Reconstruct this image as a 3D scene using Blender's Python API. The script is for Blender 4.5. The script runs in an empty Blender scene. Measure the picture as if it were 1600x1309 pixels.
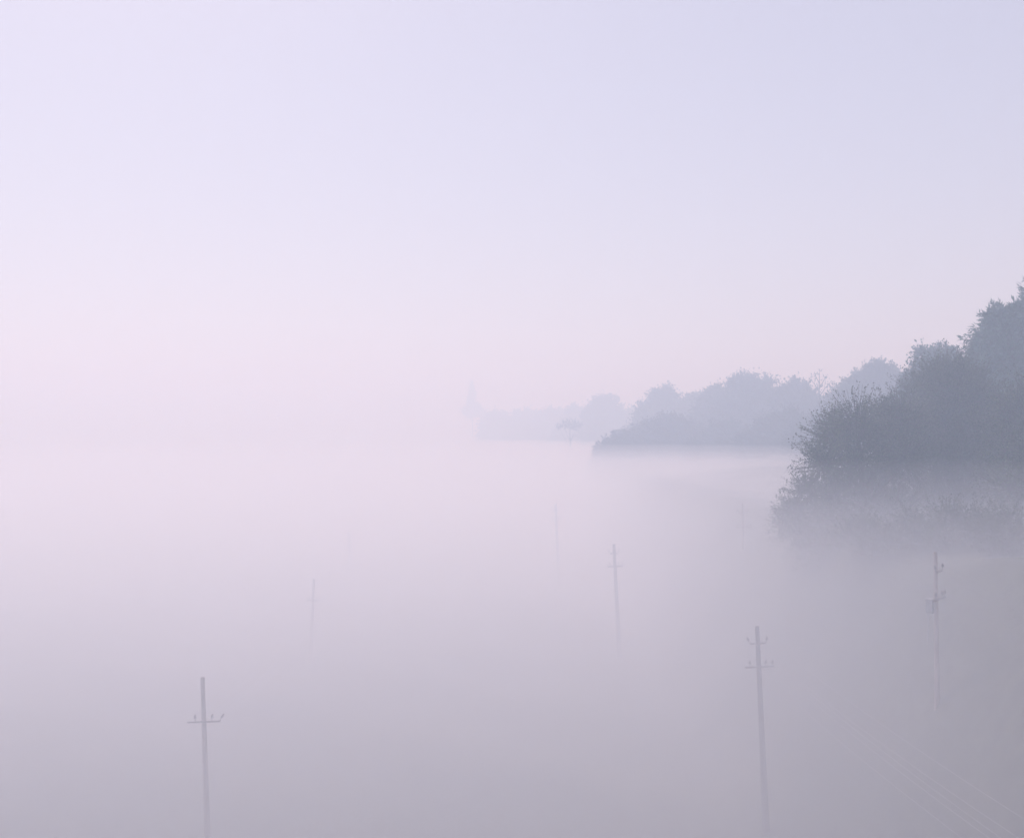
import bpy, math, random
import numpy as np
from mathutils import Vector

# ------------------------------------------------------------------ scene
sc = bpy.context.scene
COL = sc.collection
sc.render.engine = 'CYCLES'
F = 1885.0            # focal length in pixels of the 1600 px wide photograph
HY = 682.0            # row of the horizon
CAM_Z = 18.0
FOG_TOP = 15.1

def at(px, py, d):
    """world point seen at pixel (px,py) of the photograph at distance d"""
    return ((px-800)/F*d, d, CAM_Z-(py-HY)/F*d)

def tag(o, label=None, cat=None, group=None, kind=None):
    if label: o['label'] = label
    if cat: o['category'] = cat
    if group: o['group'] = group
    if kind: o['kind'] = kind
    return o

def empty(name, loc):
    o = bpy.data.objects.new(name, None); COL.objects.link(o); o.location = loc
    o.empty_display_size = 0.3
    return o

def link_mesh(name, me, mat, parent=None, loc=(0, 0, 0), smooth=False):
    me.materials.append(mat)
    if smooth: me.polygons.foreach_set('use_smooth', [True]*len(me.polygons))
    o = bpy.data.objects.new(name, me); COL.objects.link(o)
    if parent: o.parent = parent
    o.location = loc
    return o

# ------------------------------------------------------------------ materials
def new_mat(name):
    m = bpy.data.materials.new(name); m.use_nodes = True
    n = m.node_tree.nodes; l = m.node_tree.links
    return m, n, l, n['Principled BSDF']

def noise_mat(name, c1, c2, scale, rough=.85, detail=5, bump=0.0, c3=None, stretch=(1, 1, 1), spec=.25):
    m, n, l, b = new_mat(name)
    tc = n.new('ShaderNodeTexCoord'); mp = n.new('ShaderNodeMapping')
    mp.inputs['Scale'].default_value = stretch
    nz = n.new('ShaderNodeTexNoise'); nz.inputs['Scale'].default_value = scale; nz.inputs['Detail'].default_value = detail
    cr = n.new('ShaderNodeValToRGB')
    cr.color_ramp.elements[0].position = .32; cr.color_ramp.elements[0].color = (*c1, 1)
    cr.color_ramp.elements[1].position = .68; cr.color_ramp.elements[1].color = (*c2, 1)
    if c3:
        e = cr.color_ramp.elements.new(.5); e.color = (*c3, 1)
    l.new(tc.outputs['Object'], mp.inputs['Vector']); l.new(mp.outputs[0], nz.inputs['Vector'])
    l.new(nz.outputs['Fac'], cr.inputs['Fac']); l.new(cr.outputs[0], b.inputs['Base Color'])
    b.inputs['Roughness'].default_value = rough
    b.inputs['Specular IOR Level'].default_value = spec
    if bump:
        bp = n.new('ShaderNodeBump'); bp.inputs['Strength'].default_value = bump
        l.new(nz.outputs['Fac'], bp.inputs['Height']); l.new(bp.outputs[0], b.inputs['Normal'])
    return m

def leaf_mat(name, dark, mid, light, scale=.9):
    """leaf colour varies by clump (noise in the crown) and by leaf"""
    m, n, l, b = new_mat(name)
    tc = n.new('ShaderNodeTexCoord')
    nz = n.new('ShaderNodeTexNoise'); nz.inputs['Scale'].default_value = scale; nz.inputs['Detail'].default_value = 3
    geo = n.new('ShaderNodeNewGeometry')
    mix = n.new('ShaderNodeMath'); mix.operation = 'MULTIPLY_ADD'
    mix.inputs[1].default_value = .35
    cr = n.new('ShaderNodeValToRGB')
    cr.color_ramp.elements[0].position = .4; cr.color_ramp.elements[0].color = (*dark, 1)
    cr.color_ramp.elements[1].position = .95; cr.color_ramp.elements[1].color = (*light, 1)
    e = cr.color_ramp.elements.new(.68); e.color = (*mid, 1)
    l.new(tc.outputs['Object'], nz.inputs['Vector'])
    l.new(geo.outputs['Random Per Island'], mix.inputs[0]); l.new(nz.outputs['Fac'], mix.inputs[2])
    l.new(mix.outputs[0], cr.inputs['Fac']); l.new(cr.outputs[0], b.inputs['Base Color'])
    b.inputs['Roughness'].default_value = .6
    b.inputs['Specular IOR Level'].default_value = .3
    return m

M = {}
M['leaf_alder'] = leaf_mat('alder_leaves', (.022, .038, .02), (.055, .085, .042), (.14, .175, .085), .5)
M['leaf_ash'] = leaf_mat('ash_leaves', (.022, .06, .04), (.05, .125, .08), (.1, .2, .13), .5)
M['leaf_far'] = leaf_mat('far_leaves', (.035, .05, .032), (.05, .068, .042), (.08, .1, .06), .5)
M['leaf_needle'] = leaf_mat('spruce_needles', (.02, .035, .025), (.03, .05, .035), (.045, .07, .045), .5)
M['leaf_dry'] = leaf_mat('bush_leaves', (.05, .05, .032), (.075, .072, .045), (.12, .11, .07), .8)
M['bark'] = noise_mat('bark', (.05, .042, .035), (.12, .105, .09), 6, .9, bump=.4, stretch=(1, 1, .25))
M['twig'] = noise_mat('twig_bark', (.06, .05, .045), (.1, .085, .075), 3, .9)
M['pole'] = noise_mat('weathered_pole', (.21, .18, .155), (.40, .345, .305), 9, .85, bump=.2, stretch=(1, 1, .12), c3=(.30, .26, .23))
M['pole_dark'] = noise_mat('tarred_pole', (.06, .052, .046), (.13, .115, .1), 9, .85, bump=.2, stretch=(1, 1, .12))
M['steel'] = noise_mat('rusty_steel', (.07, .055, .05), (.16, .13, .12), 20, .6)
M['porcelain'] = noise_mat('insulator_glaze', (.09, .075, .07), (.14, .12, .11), 12, .3, spec=.5)
M['wire'] = noise_mat('aluminium_wire', (.42, .42, .44), (.55, .55, .57), 5, .5, spec=.4)
M['wire_dark'] = noise_mat('blackened_wire', (.1, .1, .11), (.16, .16, .17), 5, .6)
M['box'] = noise_mat('grey_paint', (.22, .24, .25), (.3, .32, .33), 14, .5)
# meadow: rough grass with paler dry patches and worn mowing swathes
m, n, l, b = new_mat('meadow_grass'); M['ground'] = m
tc = n.new('ShaderNodeTexCoord')
n1 = n.new('ShaderNodeTexNoise'); n1.inputs['Scale'].default_value = .09; n1.inputs['Detail'].default_value = 8; n1.inputs['Roughness'].default_value = .65
n2 = n.new('ShaderNodeTexNoise'); n2.inputs['Scale'].default_value = 1.4; n2.inputs['Detail'].default_value = 9; n2.inputs['Roughness'].default_value = .7
c1 = n.new('ShaderNodeValToRGB'); c2 = n.new('ShaderNodeValToRGB')
c1.color_ramp.elements[0].position = .35; c1.color_ramp.elements[0].color = (.035, .055, .038, 1)
c1.color_ramp.elements[1].position = .68; c1.color_ramp.elements[1].color = (.085, .1, .065, 1)
c2.color_ramp.elements[0].position = .3; c2.color_ramp.elements[0].color = (.45, .45, .45, 1)
c2.color_ramp.elements[1].position = .75; c2.color_ramp.elements[1].color = (1.25, 1.25, 1.2, 1)
mx = n.new('ShaderNodeMix'); mx.data_type = 'RGBA'; mx.blend_type = 'MULTIPLY'; mx.inputs['Factor'].default_value = 1
bp = n.new('ShaderNodeBump'); bp.inputs['Strength'].default_value = .5; bp.inputs['Distance'].default_value = .25
for a, c in ((n1, c1), (n2, c2)):
    l.new(tc.outputs['Object'], a.inputs['Vector']); l.new(a.outputs['Fac'], c.inputs['Fac'])
l.new(c1.outputs[0], mx.inputs[6]); l.new(c2.outputs[0], mx.inputs[7]); l.new(mx.outputs[2], b.inputs['Base Color'])
l.new(n2.outputs['Fac'], bp.inputs['Height']); l.new(bp.outputs[0], b.inputs['Normal'])
b.inputs['Roughness'].default_value = .95

# ------------------------------------------------------------------ terrain
def sstep(a, b_, v):
    t = np.clip((v-a)/(b_-a), 0, 1); return t*t*(3-2*t)

def ground_z(x, y):
    x = np.asarray(x, float); y = np.asarray(y, float)
    z = -0.028*np.clip(-x+4, 0, 130)*sstep(10, 90, y)               # the field sinks to the left
    hr = 0.26*np.clip(x-16, 0, 75)                                  # wooded hillside on the right
    hr = hr*sstep(15, 24, x)
    hr = np.maximum(hr, (12.2*(1+.18*sstep(60, 32, y))+.12*np.clip(x-26, 0, 60))*sstep(10.0, 20.5, x+.35*np.sin(y*.09))*sstep(14, 31, y))   # steep bank under the near trees
    bend = sstep(260, 520, y)*10*sstep(-60, 80, x)
    hill = np.clip(16.35-0.56*np.hypot(np.where(x > 0, x*1.8, x*1.1), np.where(y > 0, y, y*.25)), 0, None)  # the knoll the camera stands on
    und = .35*np.sin(x*.11+1.3)*np.sin(y*.07)+.25*np.sin(x*.31+y*.23)*np.cos(y*.17)
    base = z+np.maximum(hr, bend)
    return np.maximum(base, hill)+und*np.clip(np.hypot(x, y)/30-.3, 0, 1)

def make_ground():
    def axis(lo, hi, fine_lo, fine_hi, step):
        a = list(np.arange(fine_lo, fine_hi+step/2, step)); s = step; v = fine_hi
        while v < hi:
            s *= 1.22; v += s; a.append(min(v, hi))
        s = step; v = fine_lo; pre = []
        while v > lo:
            s *= 1.22; v -= s; pre.append(max(v, lo))
        return np.array(pre[::-1]+a)
    xs = axis(-1500, 1500, -60, 90, 1.5); ys = axis(-1500, 1500, -20, 200, 1.5)
    X, Y = np.meshgrid(xs, ys); Z = ground_z(X, Y)
    nx, ny = len(xs), len(ys)
    v = np.stack([X, Y, Z], -1).reshape(-1, 3)
    i = np.arange((nx-1)*(ny-1)); r = i//(nx-1); c = i % (nx-1); k = r*nx+c
    f = np.stack([k, k+1, k+nx+1, k+nx], -1)
    me = mesh_np('ground', v, f)
    o = link_mesh('ground', me, M['ground'], smooth=True)
    tag(o, 'misty meadow sinking to the left of the wooded slope', 'ground', kind='structure')

def mesh_np(name, v, f):
    """quads (or tris) from arrays"""
    me = bpy.data.meshes.new(name); k = f.shape[1]
    me.vertices.add(len(v)); me.vertices.foreach_set('co', np.ascontiguousarray(v, np.float32).ravel())
    me.loops.add(f.size); me.loops.foreach_set('vertex_index', np.ascontiguousarray(f, np.int32).ravel())
    me.polygons.add(len(f)); me.polygons.foreach_set('loop_start', np.arange(len(f), dtype=np.int32)*k)
    me.polygons.foreach_set('loop_total', np.full(len(f), k, np.int32))
    me.update(calc_edges=True)
    return me

# ------------------------------------------------------------------ tubes
class Geo:
    def __init__(s): s.v = []; s.f = []; s.n = 0
    def add(s, v, f):
        s.v.append(np.asarray(v, float)); s.f.append(np.asarray(f, int)+s.n); s.n += len(v)
    def tube(s, pts, radii, sides=8, cap=True):
        pts = np.asarray(pts, float); n_ = len(pts)
        d = np.gradient(pts, axis=0); d /= np.linalg.norm(d, axis=1)[:, None]+1e-9
        ref = np.array([0, 0, 1.]) if abs(d[0][2]) < .8 else np.array([1., 0, 0])
        u = np.cross(d, ref); u /= np.linalg.norm(u, axis=1)[:, None]; w = np.cross(d, u)
        a = np.arange(sides)*2*math.pi/sides
        r = np.asarray(radii, float)[:, None, None]
        ring = pts[:, None]+r*(u[:, None]*np.cos(a)[None, :, None]+w[:, None]*np.sin(a)[None, :, None])
        v = ring.reshape(-1, 3); f = []
        for i in range(n_-1):
            for j in range(sides):
                j2 = (j+1) % sides
                f.append((i*sides+j, i*sides+j2, (i+1)*sides+j2, (i+1)*sides+j))
        if cap:
            k = len(v); v = np.vstack([v, pts[:1], pts[-1:]])
            for j in range(sides):
                j2 = (j+1) % sides
                f.append((k, j2, j, k)); f.append((k+1, (n_-1)*sides+j, (n_-1)*sides+j2, k+1))
        s.add(v, f)
    def box(s, c, h):
        c = np.array(c, float); h = np.array(h, float)
        v = [c+h*np.array(q) for q in ((-1,-1,-1),(1,-1,-1),(1,1,-1),(-1,1,-1),(-1,-1,1),(1,-1,1),(1,1,1),(-1,1,1))]
        s.add(v, [(0,3,2,1),(4,5,6,7),(0,1,5,4),(1,2,6,5),(2,3,7,6),(3,0,4,7)])
    def lathe(s, prof, c, sides=10, tilt=(0, 0)):
        prof = np.array(prof, float); a = np.arange(sides)*2*math.pi/sides
        v = np.stack([prof[:, 0][:, None]*np.cos(a), prof[:, 0][:, None]*np.sin(a), np.repeat(prof[:, 1][:, None], sides, 1)], -1).reshape(-1, 3)
        v[:, 0] += v[:, 2]*tilt[0]; v[:, 1] += v[:, 2]*tilt[1]
        f = []
        for i in range(len(prof)-1):
            for j in range(sides):
                j2 = (j+1) % sides; f.append((i*sides+j, i*sides+j2, (i+1)*sides+j2, (i+1)*sides+j))
        s.add(v+np.array(c), f)
    def mesh(s, name):
        # degenerate cap quads -> split to tris through from_pydata
        v = np.vstack(s.v); f = np.vstack(s.f)
        me = bpy.data.meshes.new(name)
        me.from_pydata(v.tolist(), [], [tuple(dict.fromkeys(q)) for q in f.tolist()])
        me.update(); return me

# ------------------------------------------------------------------ trees
def leaves(centres, dirs, length, width, rng, droop=0.0):
    """one folded, pointed leaf face (a kite quad) per centre"""
    n_ = len(centres)
    d = dirs+rng.normal(0, .55, (n_, 3)); d[:, 2] -= droop
    d /= np.linalg.norm(d, axis=1)[:, None]
    s = np.cross(d, rng.normal(0, 1, (n_, 3))); s /= np.linalg.norm(s, axis=1)[:, None]+1e-9
    L = (length*rng.uniform(.6, 1.3, n_))[:, None]; W = (width*rng.uniform(.6, 1.3, n_))[:, None]
    nrm = np.cross(d, s)
    a = centres; b_ = centres+d*L*.45+s*W*.5+nrm*W*.15; c = centres+d*L; e = centres+d*L*.45-s*W*.5+nrm*W*.15
    v = np.stack([a, b_, c, e], 1).reshape(-1, 3)
    f = np.arange(n_*4).reshape(-1, 4)
    return v, f

def make_tree(name, label, cat, base, lobes, leaf=(.12, .08), mat='leaf_alder', twigs=60, per_twig=14,
              twig_len=(.5, 1.25), up=.35, droop=0.0, seed=0, group=None, trunk_r=.3, twig_r=.02, show_twigs=True, extra_sticks=(), sides=7):
    """lobes: (x, y, z, r) of the leafy masses, world coordinates"""
    rng = np.random.default_rng(seed)
    root = empty(name, base); tag(root, label, cat, group)
    B = np.array(base, float)
    lobes = np.array(lobes, float); C = lobes[:, :3]-B; R = lobes[:, 3]
    # trunk and limbs
    g = Geo()
    top = C[:, 2].max(); cx, cy = C[:, 0].mean(), C[:, 1].mean()
    th = max(1.0, C[:, 2].min()*.9) if C[:, 2].min() > 1 else top*.3
    t = np.linspace(0, 1, 7)
    wob = rng.normal(0, trunk_r*.35, (7, 2)); wob[0] = 0
    hgt = th+(top-th)*.55
    tp = np.stack([cx*t*t+wob[:, 0], cy*t*t+wob[:, 1], -.4+(hgt+.4)*t], -1)
    g.tube(tp, trunk_r*(1.15-.85*t), sides)
    for c, r in zip(C, R):
        k = int(np.clip(rng.integers(2, 6), 0, 6))
        while k > 1 and tp[k][2] > c[2]-.2*r: k -= 1
        p0 = tp[k]; mid = (p0+c)/2+np.array([0, 0, -.12*np.linalg.norm(c-p0)])+rng.normal(0, .1*r, 3)
        s_ = np.linspace(0, 1, 6)[:, None]
        pp = (1-s_)**2*p0+2*s_*(1-s_)*mid+s_**2*c
        g.tube(pp, trunk_r*np.linspace(.42, .1, 6), 5)
    for (p, q, r) in extra_sticks:
        g.tube([np.array(p)-B, (np.array(p)+np.array(q))/2-B+rng.normal(0, .1, 3), np.array(q)-B], [r, r*.7, r*.3], 4)
    link_mesh('trunk', g.mesh('trunk'), M['bark'], root, smooth=True)
    # twigs and leaves
    TP, TD, TL = [], [], []
    Lc, Ld = [], []
    for c, r in zip(C, R):
        nt = max(6, int(twigs*r*r))
        d = rng.normal(0, 1, (nt, 3)); d /= np.linalg.norm(d, axis=1)[:, None]
        start = c+d*r*rng.uniform(.0, .45, (nt, 1))
        d2 = d+np.array([0, 0, up])+rng.normal(0, .25, (nt, 3)); d2 /= np.linalg.norm(d2, axis=1)[:, None]
        ln = r*rng.uniform(twig_len[0], twig_len[1], nt)
        TP.append(start); TD.append(d2); TL.append(ln)
        u_ = rng.uniform(.25, 1.03, (nt, per_twig, 1))
        bend = rng.normal(0, .12, (nt, 1, 3))*r
        pos = start[:, None]+d2[:, None]*ln[:, None, None]*u_+bend*u_*u_+rng.normal(0, .04*r, (nt, per_twig, 3))
        pos[..., 2] -= droop*.35*r*u_[..., 0]**2
        Lc.append(pos.reshape(-1, 3)); Ld.append(np.repeat(d2[:, None], per_twig, 1).reshape(-1, 3))
    Lc = np.vstack(Lc); Ld = np.vstack(Ld)
    v, f = leaves(Lc, Ld, leaf[0], leaf[1], rng, droop)
    link_mesh('crown', mesh_np('crown', v, f), M[mat], root)
    if show_twigs:
        TP = np.vstack(TP); TD = np.vstack(TD); TL = np.concatenate(TL)[:, None]
        keep = rng.random(len(TP)) < .85
        TP, TD, TL = TP[keep], TD[keep], TL[keep]
        e = TP+TD*TL; s1 = np.cross(TD, [0, 0, 1.]); s1 /= np.linalg.norm(s1, axis=1)[:, None]+1e-9
        s2 = np.cross(TD, s1)
        n_ = len(TP); r_ = twig_r
        v = np.stack([TP+s1*r_, TP-s1*r_*.5+s2*r_*.87, TP-s1*r_*.5-s2*r_*.87, e+s1*r_*.4, e-s1*r_*.2+s2*r_*.35, e-s1*r_*.2-s2*r_*.35], 1).reshape(-1, 3)
        k = np.arange(n_)[:, None]*6
        f = np.vstack([k+np.array([0, 1, 4, 3]), k+np.array([1, 2, 5, 4]), k+np.array([2, 0, 3, 5])])
        link_mesh('branches', mesh_np('branches', v, f), M['twig'], root)
    return root

def px_lobes(spec, d, depth, seed, n_fill=0):
    """(px, py, r_px) -> lobes at distance about d spread over +-depth"""
    rng = np.random.default_rng(seed); out = []
    for (px, py, rp) in spec:
        dd = d+rng.uniform(-depth, depth)
        x, y, z = at(px, py, dd); out.append((x, y, z, rp/F*dd))
    return out

def fill_crown(cx, top, hw, d, bottom_z, seed, r_px=None, n=26, depth=None, skew=0.0):
    """an irregular crown: lobes filling a dome whose top is at pixel row `top`, half width hw px"""
    rng = np.random.default_rng(seed); out = []
    X, Y, ZT = at(cx, top, d); W = hw/F*d; D = depth or W
    H = ZT-bottom_z
    r0 = (r_px or hw*.36)/F*d
    for i in range(n):
        a = rng.uniform(0, 2*math.pi); q = math.sqrt(rng.uniform(0, 1))
        hgt = rng.uniform(0, 1)
        wid = math.sqrt(max(0, 1-max(0, (hgt-.3)/.7)**2))
        r = r0*rng.uniform(.7, 1.25)
        x = X+math.cos(a)*q*wid*(W-r*.6)+skew*W*(hgt-.5); y = Y+math.sin(a)*q*wid*(D-r*.6)
        z = bottom_z+hgt*(H-r)
        out.append((x, y, z, r))
    out.append((X+skew*W*.4, Y, ZT-r0*.95, r0*.95))
    for i in range(n):                                   # small sprays that break the outline
        a = rng.uniform(-1, 1); hgt = 1-.55*a*a*rng.uniform(.7, 1.1)
        out.append((X+a*W*.95+skew*W*(hgt-.5), Y+rng.uniform(-.6, .3)*D, bottom_z+hgt*H-r0*rng.uniform(-.1, 1.0), r0*rng.uniform(.16, .5)))
    return out

def base_at(lobes, dx=0):
    a = np.array(lobes); x, y = a[:, 0].mean()+dx, a[:, 1].mean()
    return (float(x), float(y), float(ground_z(x, y)))

# --- the near small-leaved trees at the right (about 80 m away)
def near_trees():
    # left one: low, wide, its left boughs reach down into the fog
    L = px_lobes([(1340,666,40),(1300,690,38),(1375,684,42),(1285,725,34),(1330,730,42),(1385,735,40),(1262,770,30),(1305,775,36),(1360,785,40),
                  (1408,660,38),(1415,715,38),(1240,805,26),(1285,815,34),(1340,825,36),(1400,800,40),(1308,660,22),(1376,648,26),(1400,850,40),(1320,865,36)], 78, 3.2, 11)
    make_tree('alder_tree', 'low small-leaved tree nearest the open field, its left boughs dipping into the fog', 'tree', base_at(L, .5), L,
              leaf=(.12, .08), mat='leaf_alder', twigs=120, per_twig=15, up=.25, seed=1, group='near trees on the right slope', trunk_r=.32, twig_len=(.5, 1.5))
    # middle one, taller, rounded olive crown
    L = px_lobes([(1480,600,44),(1445,625,40),(1515,620,44),(1425,665,36),(1470,670,46),(1520,675,46),(1450,720,42),(1500,730,46),(1545,650,40),
                  (1440,775,42),(1490,790,46),(1465,592,30),(1500,588,30),(1540,720,44),(1535,790,44),(1480,850,44),(1440,830,44),(1530,850,46),(1430,880,40),(1490,895,44)], 84, 3.5, 12)
    make_tree('alder_tree', 'rounded dusky tree with twiggy top between the low leftmost tree and the frame edge', 'tree', base_at(L), L,
              leaf=(.125, .085), mat='leaf_alder', twigs=115, per_twig=15, up=.35, seed=2, group='near trees on the right slope', trunk_r=.36, twig_len=(.5, 1.4))
    # right one, runs out of the frame
    L = px_lobes([(1585,650,44),(1620,640,50),(1575,700,46),(1615,710,50),(1580,765,46),(1620,780,50),(1585,830,48),(1545,870,46),(1600,890,50),(1640,830,50),(1660,700,50),(1650,760,46)], 74, 3, 13)
    make_tree('alder_tree', 'dense dark-green tree at the right frame edge beneath the tallest crown', 'tree', base_at(L), L,
              leaf=(.14, .1), mat='leaf_alder', twigs=95, per_twig=12, up=.3, seed=3, group='near trees on the right slope', trunk_r=.36)
    # the tall ash behind, topping the picture's right edge
    L = px_lobes([(1600,512,34),(1645,488,44),(1565,520,34),(1545,540,32),(1535,575,32),(1580,560,40),(1625,540,50),(1558,500,22),(1596,492,22),(1612,478,22),(1562,494,17),(1640,462,30),
                  (1530,610,34),(1570,620,38),(1610,610,44),(1660,540,55),(1660,610,55),(1700,500,50),(1700,580,60),(1560,670,44),(1620,680,50),(1660,440,36),(1700,440,40)], 96, 3.5, 14)
    make_tree('ash_tree', 'tallest tree at the right edge with drooping spiky leaf sprays on its blue-green crown', 'tree', base_at(L), L,
              leaf=(.42, .12), mat='leaf_ash', twigs=85, per_twig=18, up=.15, droop=.45, seed=4, trunk_r=.5, twig_len=(.45, 1.12), group='near trees on the right slope')
    # low bushes in front, drowned in fog
    L = px_lobes([(1238,800,26),(1222,822,22),(1250,835,30),(1290,850,36),(1340,870,40),(1390,880,40),(1300,815,36),(1350,835,40),(1400,840,40),(1265,865,30)], 73, 2.2, 15)
    make_tree('bush', 'faint leafy bush drowned in fog at the foot of the leftmost near tree', 'bush', base_at(L), L,
              leaf=(.13, .09), mat='leaf_alder', twigs=80, per_twig=11, up=.3, seed=5, trunk_r=.12, twig_len=(.5, 1.5))

def far_trees():
    rows = [  # name, label, px, top, hw, d, bottom_z, seed, mat, n, skew
      ('maple_tree', 'grey-green domed tree just left of the tallest tree, above the dusky near crown', 1462, 540, 62, 128, 12, 21, 'leaf_ash', 34, .1),
      ('maple_tree', 'smaller crown squeezed between the grey-green dome and the tallest tree', 1512, 560, 36, 122, 12, 22, 'leaf_far', 22, 0),
      ('maple_tree', 'pale rounded tree rising highest in the middle of the misty ridge', 1368, 564, 56, 172, 11, 23, 'leaf_far', 34, 0),
      ('maple_tree', 'pale low tree left of the highest ridge crown, beside the bare twiggy tree', 1318, 590, 36, 188, 11, 24, 'leaf_far', 24, .2),
      ('thin_tree', 'thin twiggy tree almost bare, poking out of the misty ridge', 1278, 584, 20, 190, 11, 25, 'leaf_far', 9, 0),
      ('oak_tree', 'misty ridge tree with ragged flat top to the left of the bare twiggy tree', 1240, 590, 44, 205, 10, 26, 'leaf_far', 30, 0),
      ('oak_tree', 'broad blue-grey ridge tree whose left shoulder stands above its neighbours', 1178, 585, 54, 215, 10, 27, 'leaf_far', 34, -.2),
      ('oak_tree', 'narrow ridge tree tucked under the broad blue-grey one, on its left', 1118, 597, 32, 225, 10, 28, 'leaf_far', 24, 0),
      ('oak_tree', 'faint domed tree at the left end of the joined misty ridge', 1040, 604, 46, 262, 9, 29, 'leaf_far', 32, 0),
      ('oak_tree', 'faint low crown filling the dip beside the domed tree on its right', 1085, 609, 30, 255, 9, 30, 'leaf_far', 20, 0),
      ('oak_tree', 'very faint rounded tree standing alone left of the misty ridge', 946, 611, 34, 330, 9, 31, 'leaf_far', 26, 0),
      ('oak_tree', 'very faint low tree left of the lone rounded one', 902, 629, 30, 385, 8, 32, 'leaf_far', 20, 0),
      ('oak_tree', 'very faint low tree right of the lone rounded one, under the ridge', 985, 632, 34, 350, 8, 33, 'leaf_far', 20, 0),
      ('oak_tree', 'barely visible low tree third from the far pointed tree', 862, 631, 28, 430, 8, 34, 'leaf_far', 18, 0),
      ('oak_tree', 'barely visible low tree second from the far pointed tree', 820, 632, 26, 450, 8, 35, 'leaf_far', 18, 0),
      ('oak_tree', 'barely visible low tree touching the right side of the far pointed tree', 778, 635, 26, 470, 8, 36, 'leaf_far', 18, 0),
      ('willow_tree', 'wide dark rounded thicket tree in front of the misty ridge', 1040, 647, 56, 205, 11, 38, 'leaf_dry', 34, .1),
      ('willow_tree', 'low sloping thicket at the left end of the dark rounded one', 968, 668, 30, 200, 12, 39, 'leaf_dry', 24, .3),
      ('willow_tree', 'thicket between the dark rounded one and the near trees', 1135, 662, 54, 195, 11, 40, 'leaf_far', 30, 0),
      ('willow_tree', 'thicket hard behind the left edge of the near trees', 1222, 640, 54, 180, 11, 41, 'leaf_far', 30, 0),
      ('willow_tree', 'leafy undergrowth seen under the highest ridge crown', 1300, 640, 56, 165, 11, 42, 'leaf_far', 30, 0),
    ]
    for (nm, lab, px, top, hw, d, bz, sd, mt, n_, sk) in rows:
        d *= 1.35 if d > 300 else (1.2 if d > 150 else 1)
        if nm == 'thin_tree':
            L = px_lobes([(1272,590,7),(1290,592,6),(1280,582,5),(1262,600,8),(1298,602,7),(1280,606,8)], d, 1, sd)
            b_ = base_at(L); sticks = []
            for (x0, y0, x1, y1) in ((1280,640,1281,578),(1280,612,1264,590),(1281,606,1294,584),(1281,600,1272,580),(1280,620,1300,594),(1250,615,1238,590),(1262,612,1258,592)):
                sticks.append((at(x0, y0, d), at(x1, y1, d), .09))
            make_tree(nm, lab, 'tree', b_, L, leaf=(.3, .22), mat=mt, twigs=14, per_twig=5, up=.6, seed=sd, group='trees fading along the misty ridge', trunk_r=.2, twig_r=.035, show_twigs=False, extra_sticks=sticks)
            continue
        L = fill_crown(px, top+8, hw*1.35, d, bz, sd, n=n_+26, skew=sk, depth=hw/F*d*.9)
        k = d/200
        make_tree(nm, lab, 'tree' if nm != 'willow_tree' else 'thicket', base_at(L), L, leaf=(.30*k+.06, .2*k+.04), mat=mt, twigs=34/k/k*(1 if d > 150 else .8),
                  per_twig=9, up=.35, seed=sd, trunk_r=.3, twig_r=.03, show_twigs=d < 260, twig_len=(.5, 1.25), sides=6,
                  group='thickets in front of the misty ridge' if nm == 'willow_tree' else 'trees fading along the misty ridge')
    # thin leaning tree standing alone in front of the ridge, flat umbrella top
    d = 350
    L = px_lobes([(880,664,5),(888,661,5),(897,662,5),(906,663,4),(873,666,4),(890,667,5),(899,670,4)], d, 1.2, 50)
    x, y, z = at(892, 700, d)
    make_tree('thin_tree', 'lone slender tree with flat top, standing in fog left of the thicket', 'tree', (x, y, float(ground_z(x, y))), L,
              leaf=(.34, .24), mat='leaf_far', twigs=34, per_twig=7, up=.2, seed=51, twig_len=(.7,1.8), trunk_r=.16, twig_r=.03)
    # the far pointed tree
    d = 690
    L = []
    for (px, py, r) in ((737,599,3.5),(737,604,4.5),(737,610,6),(738,616,7),(737,622,8.5),(736,629,9.5),(738,636,10),(746,636,8),(729,642,8),(737,645,11),(752,645,9)):
        xx, yy, zz = at(px, py, d); L.append((xx, yy, zz, r/F*d*.75))
    b_ = base_at(L)
    make_tree('spruce_tree', 'pointed dark tree, the farthest spire-like shape in the haze', 'tree', b_, L,
              leaf=(.7, .4), mat='leaf_needle', twigs=26, per_twig=10, up=.1, seed=52, trunk_r=.35, show_twigs=False,
              extra_sticks=[(at(737, 612, d), at(737.5, 591, d), .35)])

# bushes on the near right slope, deep in the fog
def slope_bushes():
    rng = random.Random(5)
    labs = ['fog-veiled shrub beneath the low leftmost near tree', 'fog-veiled shrub beneath the rounded dusky tree',
            'fog-veiled shrub standing right behind the top of the slim pole', 'fog-veiled shrub at the right frame edge under the near trees']
    spots = [(1345,850,66,1.8),(1405,850,64,1.9),(1478,850,62,1.9),(1570,850,60,2.3)]
    for i, ((px, py, d, r), lab) in enumerate(zip(spots, labs)):
        x, y, _ = at(px, py, d); g0 = float(ground_z(x, y)); L = []
        for k in range(14):
            a = rng.uniform(0, 6.28); q = rng.uniform(0, 1.1)*r
            rr = r*rng.uniform(.35, .5)
            L.append((x+math.cos(a)*q, y+math.sin(a)*q, g0+rr*.3+rng.uniform(0, .8)*r*(1-q/r*.6), rr))
        make_tree('bush', lab, 'bush', (x, y, g0), L, leaf=(.085, .06), mat='leaf_alder', twigs=75, per_twig=16, up=.5, seed=70+i, trunk_r=.07,
                  twig_r=.01, group='bushes on the near right slope', twig_len=(.5, 1.3))

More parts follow.
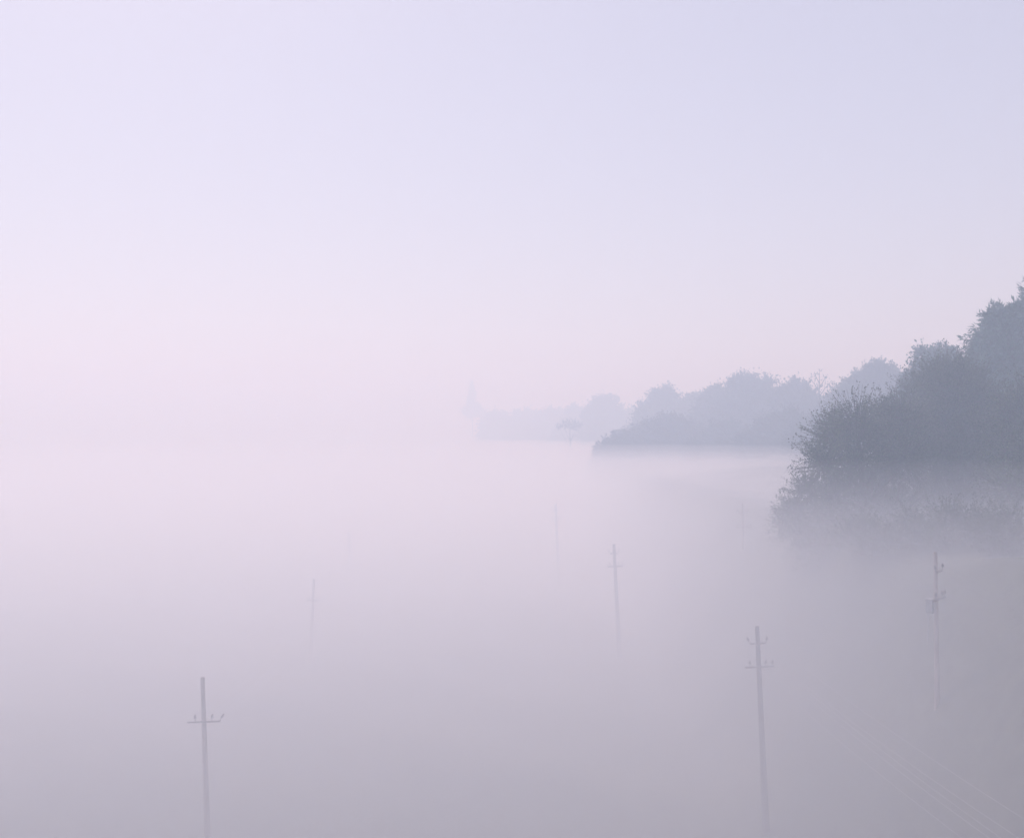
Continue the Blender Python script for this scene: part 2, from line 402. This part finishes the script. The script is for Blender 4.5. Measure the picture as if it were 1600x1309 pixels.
# ------------------------------------------------------------------ poles
def insulator_geo(g_pin, g_bell, x, z, k=1.0, lean=0.0, side=0, fat=1.0):
    """hooked steel pin rising from the arm with a porcelain bell on it"""
    h = .17*k
    g_pin.tube([(x, 0, z), (x+lean*.03+side*.05, 0, z+.02), (x+lean*.05+side*.06, 0, z+h)], [.014, .014, .011], 6)
    g_bell.lathe([(a*fat, b_) for a, b_ in [(.0, -.005), (.045, 0), (.05, .03), (.036, .045), (.05, .055), (.05, .085), (.03, .1), (.03, .12), (.036, .135), (.02, .155), (0, .16)]],
                 (x+lean*.05+side*.06, 0, z+h-.06), 10, (lean*.5, 0))

def make_pole(label, x, y, top_z, lean_deg, arms, length=None, group=None, r_top=.085, box=False, yaw=0.0, name='utility_pole', thick=1.0, dark=False):
    """arms: list of (drop below top, x_left, x_right, [(x, lean, side) insulators])
    returns {k: world points of the insulator heads}"""
    gz = float(ground_z(x, y)); Lg = top_z-gz
    root = empty(name, (x, y, gz)); tag(root, label, 'utility pole', group)
    tl = math.tan(math.radians(lean_deg))            # + : the top leans to the left
    root.location.x = x+Lg*tl
    root.rotation_euler = (0, -math.radians(lean_deg), math.radians(yaw))
    L = Lg/math.cos(math.radians(lean_deg))
    g = Geo(); t = np.linspace(0, 1, 9)
    g.tube(np.stack([0*t, 0*t, -.6+(L+.6)*t], -1), r_top+(1-t)*.0075*L, 12)
    g.lathe([(r_top*1.0, 0), (r_top*.8, .02), (0, .035)], (0, 0, L-.002), 12)
    link_mesh('pole_shaft', g.mesh('pole_shaft'), M['pole_dark' if dark else 'pole'], root, smooth=False)
    heads = []
    front = -(r_top+.035)
    for (drop, xl, xr, ins) in arms:
        za = L-drop
        g = Geo(); g.box(((xl+xr)/2, 0, 0), ((xr-xl)/2, .022*thick, .028*thick))
        g.box((0, r_top*1.0+.02, 0), (.13, .01, .02))
        for sx in (-.105, .105): g.tube([(sx, -.03, 0), (sx, r_top+.05, 0)], [.009, .009], 6)
        arm = link_mesh('crossarm', g.mesh('crossarm'), M['steel'], root, (0, front-.03, za))
        for (ix, ln, sd) in ins:
            gp, gb = Geo(), Geo(); insulator_geo(gp, gb, 0, .028*thick, 1.0, ln, sd, 1.35 if dark else 1.1)
            bell = link_mesh('insulator', gb.mesh('insulator'), M['porcelain'], arm, (ix, 0, 0), smooth=True)
            link_mesh('pin', gp.mesh('pin'), M['steel'], arm, (ix, 0, 0))
            heads.append((ix+ln*.05+sd*.06, front-.03, za+.028+.17+.08))
    if box:
        g = Geo(); g.box((0, 0, 0), (.16, .12, .26)); g.box((0, 0, .275), (.18, .14, .012)); g.tube([(.02, .08, -.26), (.05, .12, -1.4)], [.02, .02], 6)
        link_mesh('junction_box', g.mesh('junction_box'), M['box'], root, (-.10, -front+.09, L-2.05))
    bpy.context.view_layer.update()
    return [root.matrix_world @ Vector(h) for h in heads]

def wire(label, pts, sag, group, r=.0036, mat='wire'):
    g = Geo(); P = []
    for a, b_ in zip(pts[:-1], pts[1:]):
        a = np.array(a); b_ = np.array(b_); n_ = 24
        dl = np.linalg.norm(b_-a)
        for i in range(n_):
            t = i/n_; p = a+(b_-a)*t; p = p.copy(); p[2] -= sag*(dl/45)**2*4*t*(1-t); P.append(p)
    P.append(np.array(pts[-1]))
    P = np.array(P); o0 = P[0].copy()
    g.tube(P-o0, np.full(len(P), r), 6)
    o = link_mesh('overhead_wire', g.mesh('overhead_wire'), M[mat], None, tuple(o0), smooth=True)
    tag(o, label, 'wire', group)

def poles():
    full = lambda s=1: [(.72*s, -.36*s, .32*s, [(-.36*s, -.6, -1), (.30*s, .2, 1)]),
                        (1.76*s, -.66*s, .64*s, [(-.43*s, 0, 0), (.26*s, .3, 0), (.56*s, .3, 0)])]
    one = lambda s=1: [(1.68*s, -.60*s, .68*s, [(-.30*s, 0, 0), (.34*s, .3, 0), (.60*s, 1.2, 1)])]
    A = 'poles of the line crossing the right half of the field'
    ch = []
    x, y, z = 13.7, 8, 9.9
    ch.append(make_pole('utility pole below the lower right corner, holding the near ends of the pale wires', x, y, z, 0, full(), group=A))
    x, y, z = at(1182, 978, 54); ch.append(make_pole('closest twin-armed pole of the right half, reaching the bottom edge with five insulators', x, y, z, 2.4, full(), group=A, r_top=.092, thick=1.25, dark=True))
    x, y, z = at(959, 850, 98); ch.append(make_pole('middle-distance twin-armed pole right of centre, slightly leaning', x, y, z, 2.9, full(), group=A, r_top=.12, thick=2, dark=True))
    x, y, z = at(868, 787, 148); ch.append(make_pole('faint distant twin-armed pole nearest the picture centre', x, y, z, 2.4, full(), group=A, r_top=.15, thick=2.6, dark=True))
    B = 'poles of the line crossing the left half of the field'
    cb = []
    x, y, z = at(318, 1057, 47); cb.append(make_pole('closest single-armed pole at lower left, tall bare tip above its arm', x, y, z, 2.0, one(), group=B, r_top=.082))
    x, y, z = at(491, 904, 96); cb.append(make_pole('faint single-armed pole behind the closest left one', x, y, z, -2.2, one(), group=B, r_top=.095, thick=1.5))
    x, y, z = at(545, 831, 150); cb.append(make_pole('barely visible pole farthest along the left line', x, y, z, 3.6, one(), group=B, r_top=.13, thick=1.6, dark=True))
    Cg = 'poles of the line below the near trees'
    cc = []
    x, y, z = 14.6, 22, 12.2; cc.append(make_pole('utility pole beyond the right frame edge', x, y, z, 0, full(), group=Cg))
    x, y, z = at(1458, 862, 46); cc.append(make_pole('slim pole with grey junction box in front of the near trees', x, y, z, 1.0, full(), group=Cg, box=True, r_top=.066, yaw=52))
    x, y, z = at(1160, 786, 90); cc.append(make_pole('very faint pole left of the near trees', x, y, z, .5, full(), group=Cg, r_top=.06))
    x, y, z = at(797, 696, 330); make_pole('tiny far post whose tip alone clears the fog below the treeline', x, y, z, 0, [], r_top=.17, name='far_post')
    nm = ['upper left wire', 'upper right wire', 'outer left wire of the lower arms', 'inner right wire of the lower arms', 'outer right wire of the lower arms']
    for i in range(5):
        wire(nm[i]+' on the poles right of centre', [c[i] for c in ch], .75, 'wires of the right line')
    nb = ['left wire', 'middle wire', 'right wire']
    for i in range(3):
        wire(nb[i]+' on the single-armed left poles', [c[i] for c in cb], .7, 'wires of the left line', .007)
    for i in range(5):
        wire(nm[i]+' on the poles below the near trees', [c[i] for c in cc], .6, 'wires of the line below the near trees', .007, 'wire_dark')

make_ground(); near_trees(); far_trees(); slope_bushes(); poles()

# ------------------------------------------------------------------ haze and ground fog
def vol_box(name, x0, x1, y0, y1, z0, z1, color, density, aniso, label):
    g = Geo(); g.box((0, 0, 0), ((x1-x0)/2, (y1-y0)/2, (z1-z0)/2))
    mt = bpy.data.materials.new(name+'_air'); mt.use_nodes = True
    n = mt.node_tree.nodes; l = mt.node_tree.links
    n.remove(n['Principled BSDF'])
    v = n.new('ShaderNodeVolumePrincipled')
    v.inputs['Color'].default_value = (*color, 1); v.inputs['Density'].default_value = density
    v.inputs['Anisotropy'].default_value = aniso
    v.inputs['Absorption Color'].default_value = (1, 1, 1, 1)
    l.new(v.outputs[0], n['Material Output'].inputs['Volume'])
    o = link_mesh(name, g.mesh(name), mt, None, ((x0+x1)/2, (y0+y1)/2, (z0+z1)/2))
    tag(o, label, 'haze', kind='stuff')
    return o

vol_box('haze', -1600, 1600, -1600, 1600, -9, 46, (.68, .85, 1.0), .0062, .18, 'pale lilac morning haze over the whole valley')
vol_box('haze.001', -1560, 1560, -1560, 1560, -8, FOG_TOP+1.5, (.86, .93, 1.0), .004, .3, 'thin upper skin of the ground fog over the meadow')
vol_box('haze.002', -1540, 1540, -1540, 1540, -7.5, FOG_TOP+.3, (.86, .93, 1.0), .005, .3, 'middle veil of the ground fog over the meadow')
vol_box('haze.003', -1520, 1520, -1520, 1520, -7, FOG_TOP-.8, (.86, .93, 1.0), .0096, .3, 'dense low fog lying over the meadow and drowning the poles')

# ------------------------------------------------------------------ sky, sun
SUN_EL, SUN_AZ = 46.0, -22.0     # degrees; azimuth from straight ahead, negative = left
w = bpy.data.worlds.new("World"); sc.world = w; w.use_nodes = True
n = w.node_tree.nodes; l = w.node_tree.links
sky = n.new('ShaderNodeTexSky'); sky.sky_type = 'NISHITA'; sky.sun_disc = False
sky.sun_elevation = math.radians(SUN_EL); sky.sun_rotation = math.radians(SUN_AZ)
sky.air_density = 1.0; sky.dust_density = 1.2; sky.ozone_density = 2.0
tint = n.new('ShaderNodeMix'); tint.data_type = 'RGBA'; tint.blend_type = 'MULTIPLY'; tint.inputs['Factor'].default_value = 1
tint.inputs[7].default_value = (1.05, .925, .925, 1)
l.new(sky.outputs[0], tint.inputs[6]); 
veil = n.new('ShaderNodeMix'); veil.data_type = 'RGBA'; veil.inputs['Factor'].default_value = .58    # high thin overcast
veil.inputs[7].default_value = (5.1, 4.76, 5.65, 1)
l.new(tint.outputs[2], veil.inputs[6]); l.new(veil.outputs[2], n['Background'].inputs['Color'])
n['Background'].inputs['Strength'].default_value = .115

sd = bpy.data.lights.new('sun', 'SUN'); sd.energy = 3.0; sd.angle = math.radians(10); sd.color = (1, .835, .935)
so = bpy.data.objects.new('sun', sd); COL.objects.link(so)
el, az = math.radians(SUN_EL), math.radians(SUN_AZ)
v = Vector((math.sin(az)*math.cos(el), math.cos(az)*math.cos(el), math.sin(el)))
so.rotation_euler = v.to_track_quat('Z', 'Y').to_euler(); so.location = (0, 0, 200)

# ------------------------------------------------------------------ camera
cam = bpy.data.cameras.new('camera'); co = bpy.data.objects.new('camera', cam); COL.objects.link(co)
cam.sensor_width = 36; cam.lens = F/1600*36; cam.clip_end = 6000; cam.clip_start = .1
co.location = (0, 0, CAM_Z)
co.rotation_euler = (math.radians(90)+math.atan((HY-654.5)/F), 0, 0)
sc.camera = co

# ------------------------------------------------------------------ render
sc.view_settings.view_transform = 'Standard'; sc.view_settings.look = 'None'
sc.view_settings.gamma = 1; sc.view_settings.exposure = .22
cy = sc.cycles
cy.max_bounces = 12; cy.volume_bounces = 8; cy.diffuse_bounces = 3
cy.use_denoising = True
try: cy.denoiser = 'OPENIMAGEDENOISE'
except Exception: pass
cy.sample_clamp_indirect = 10
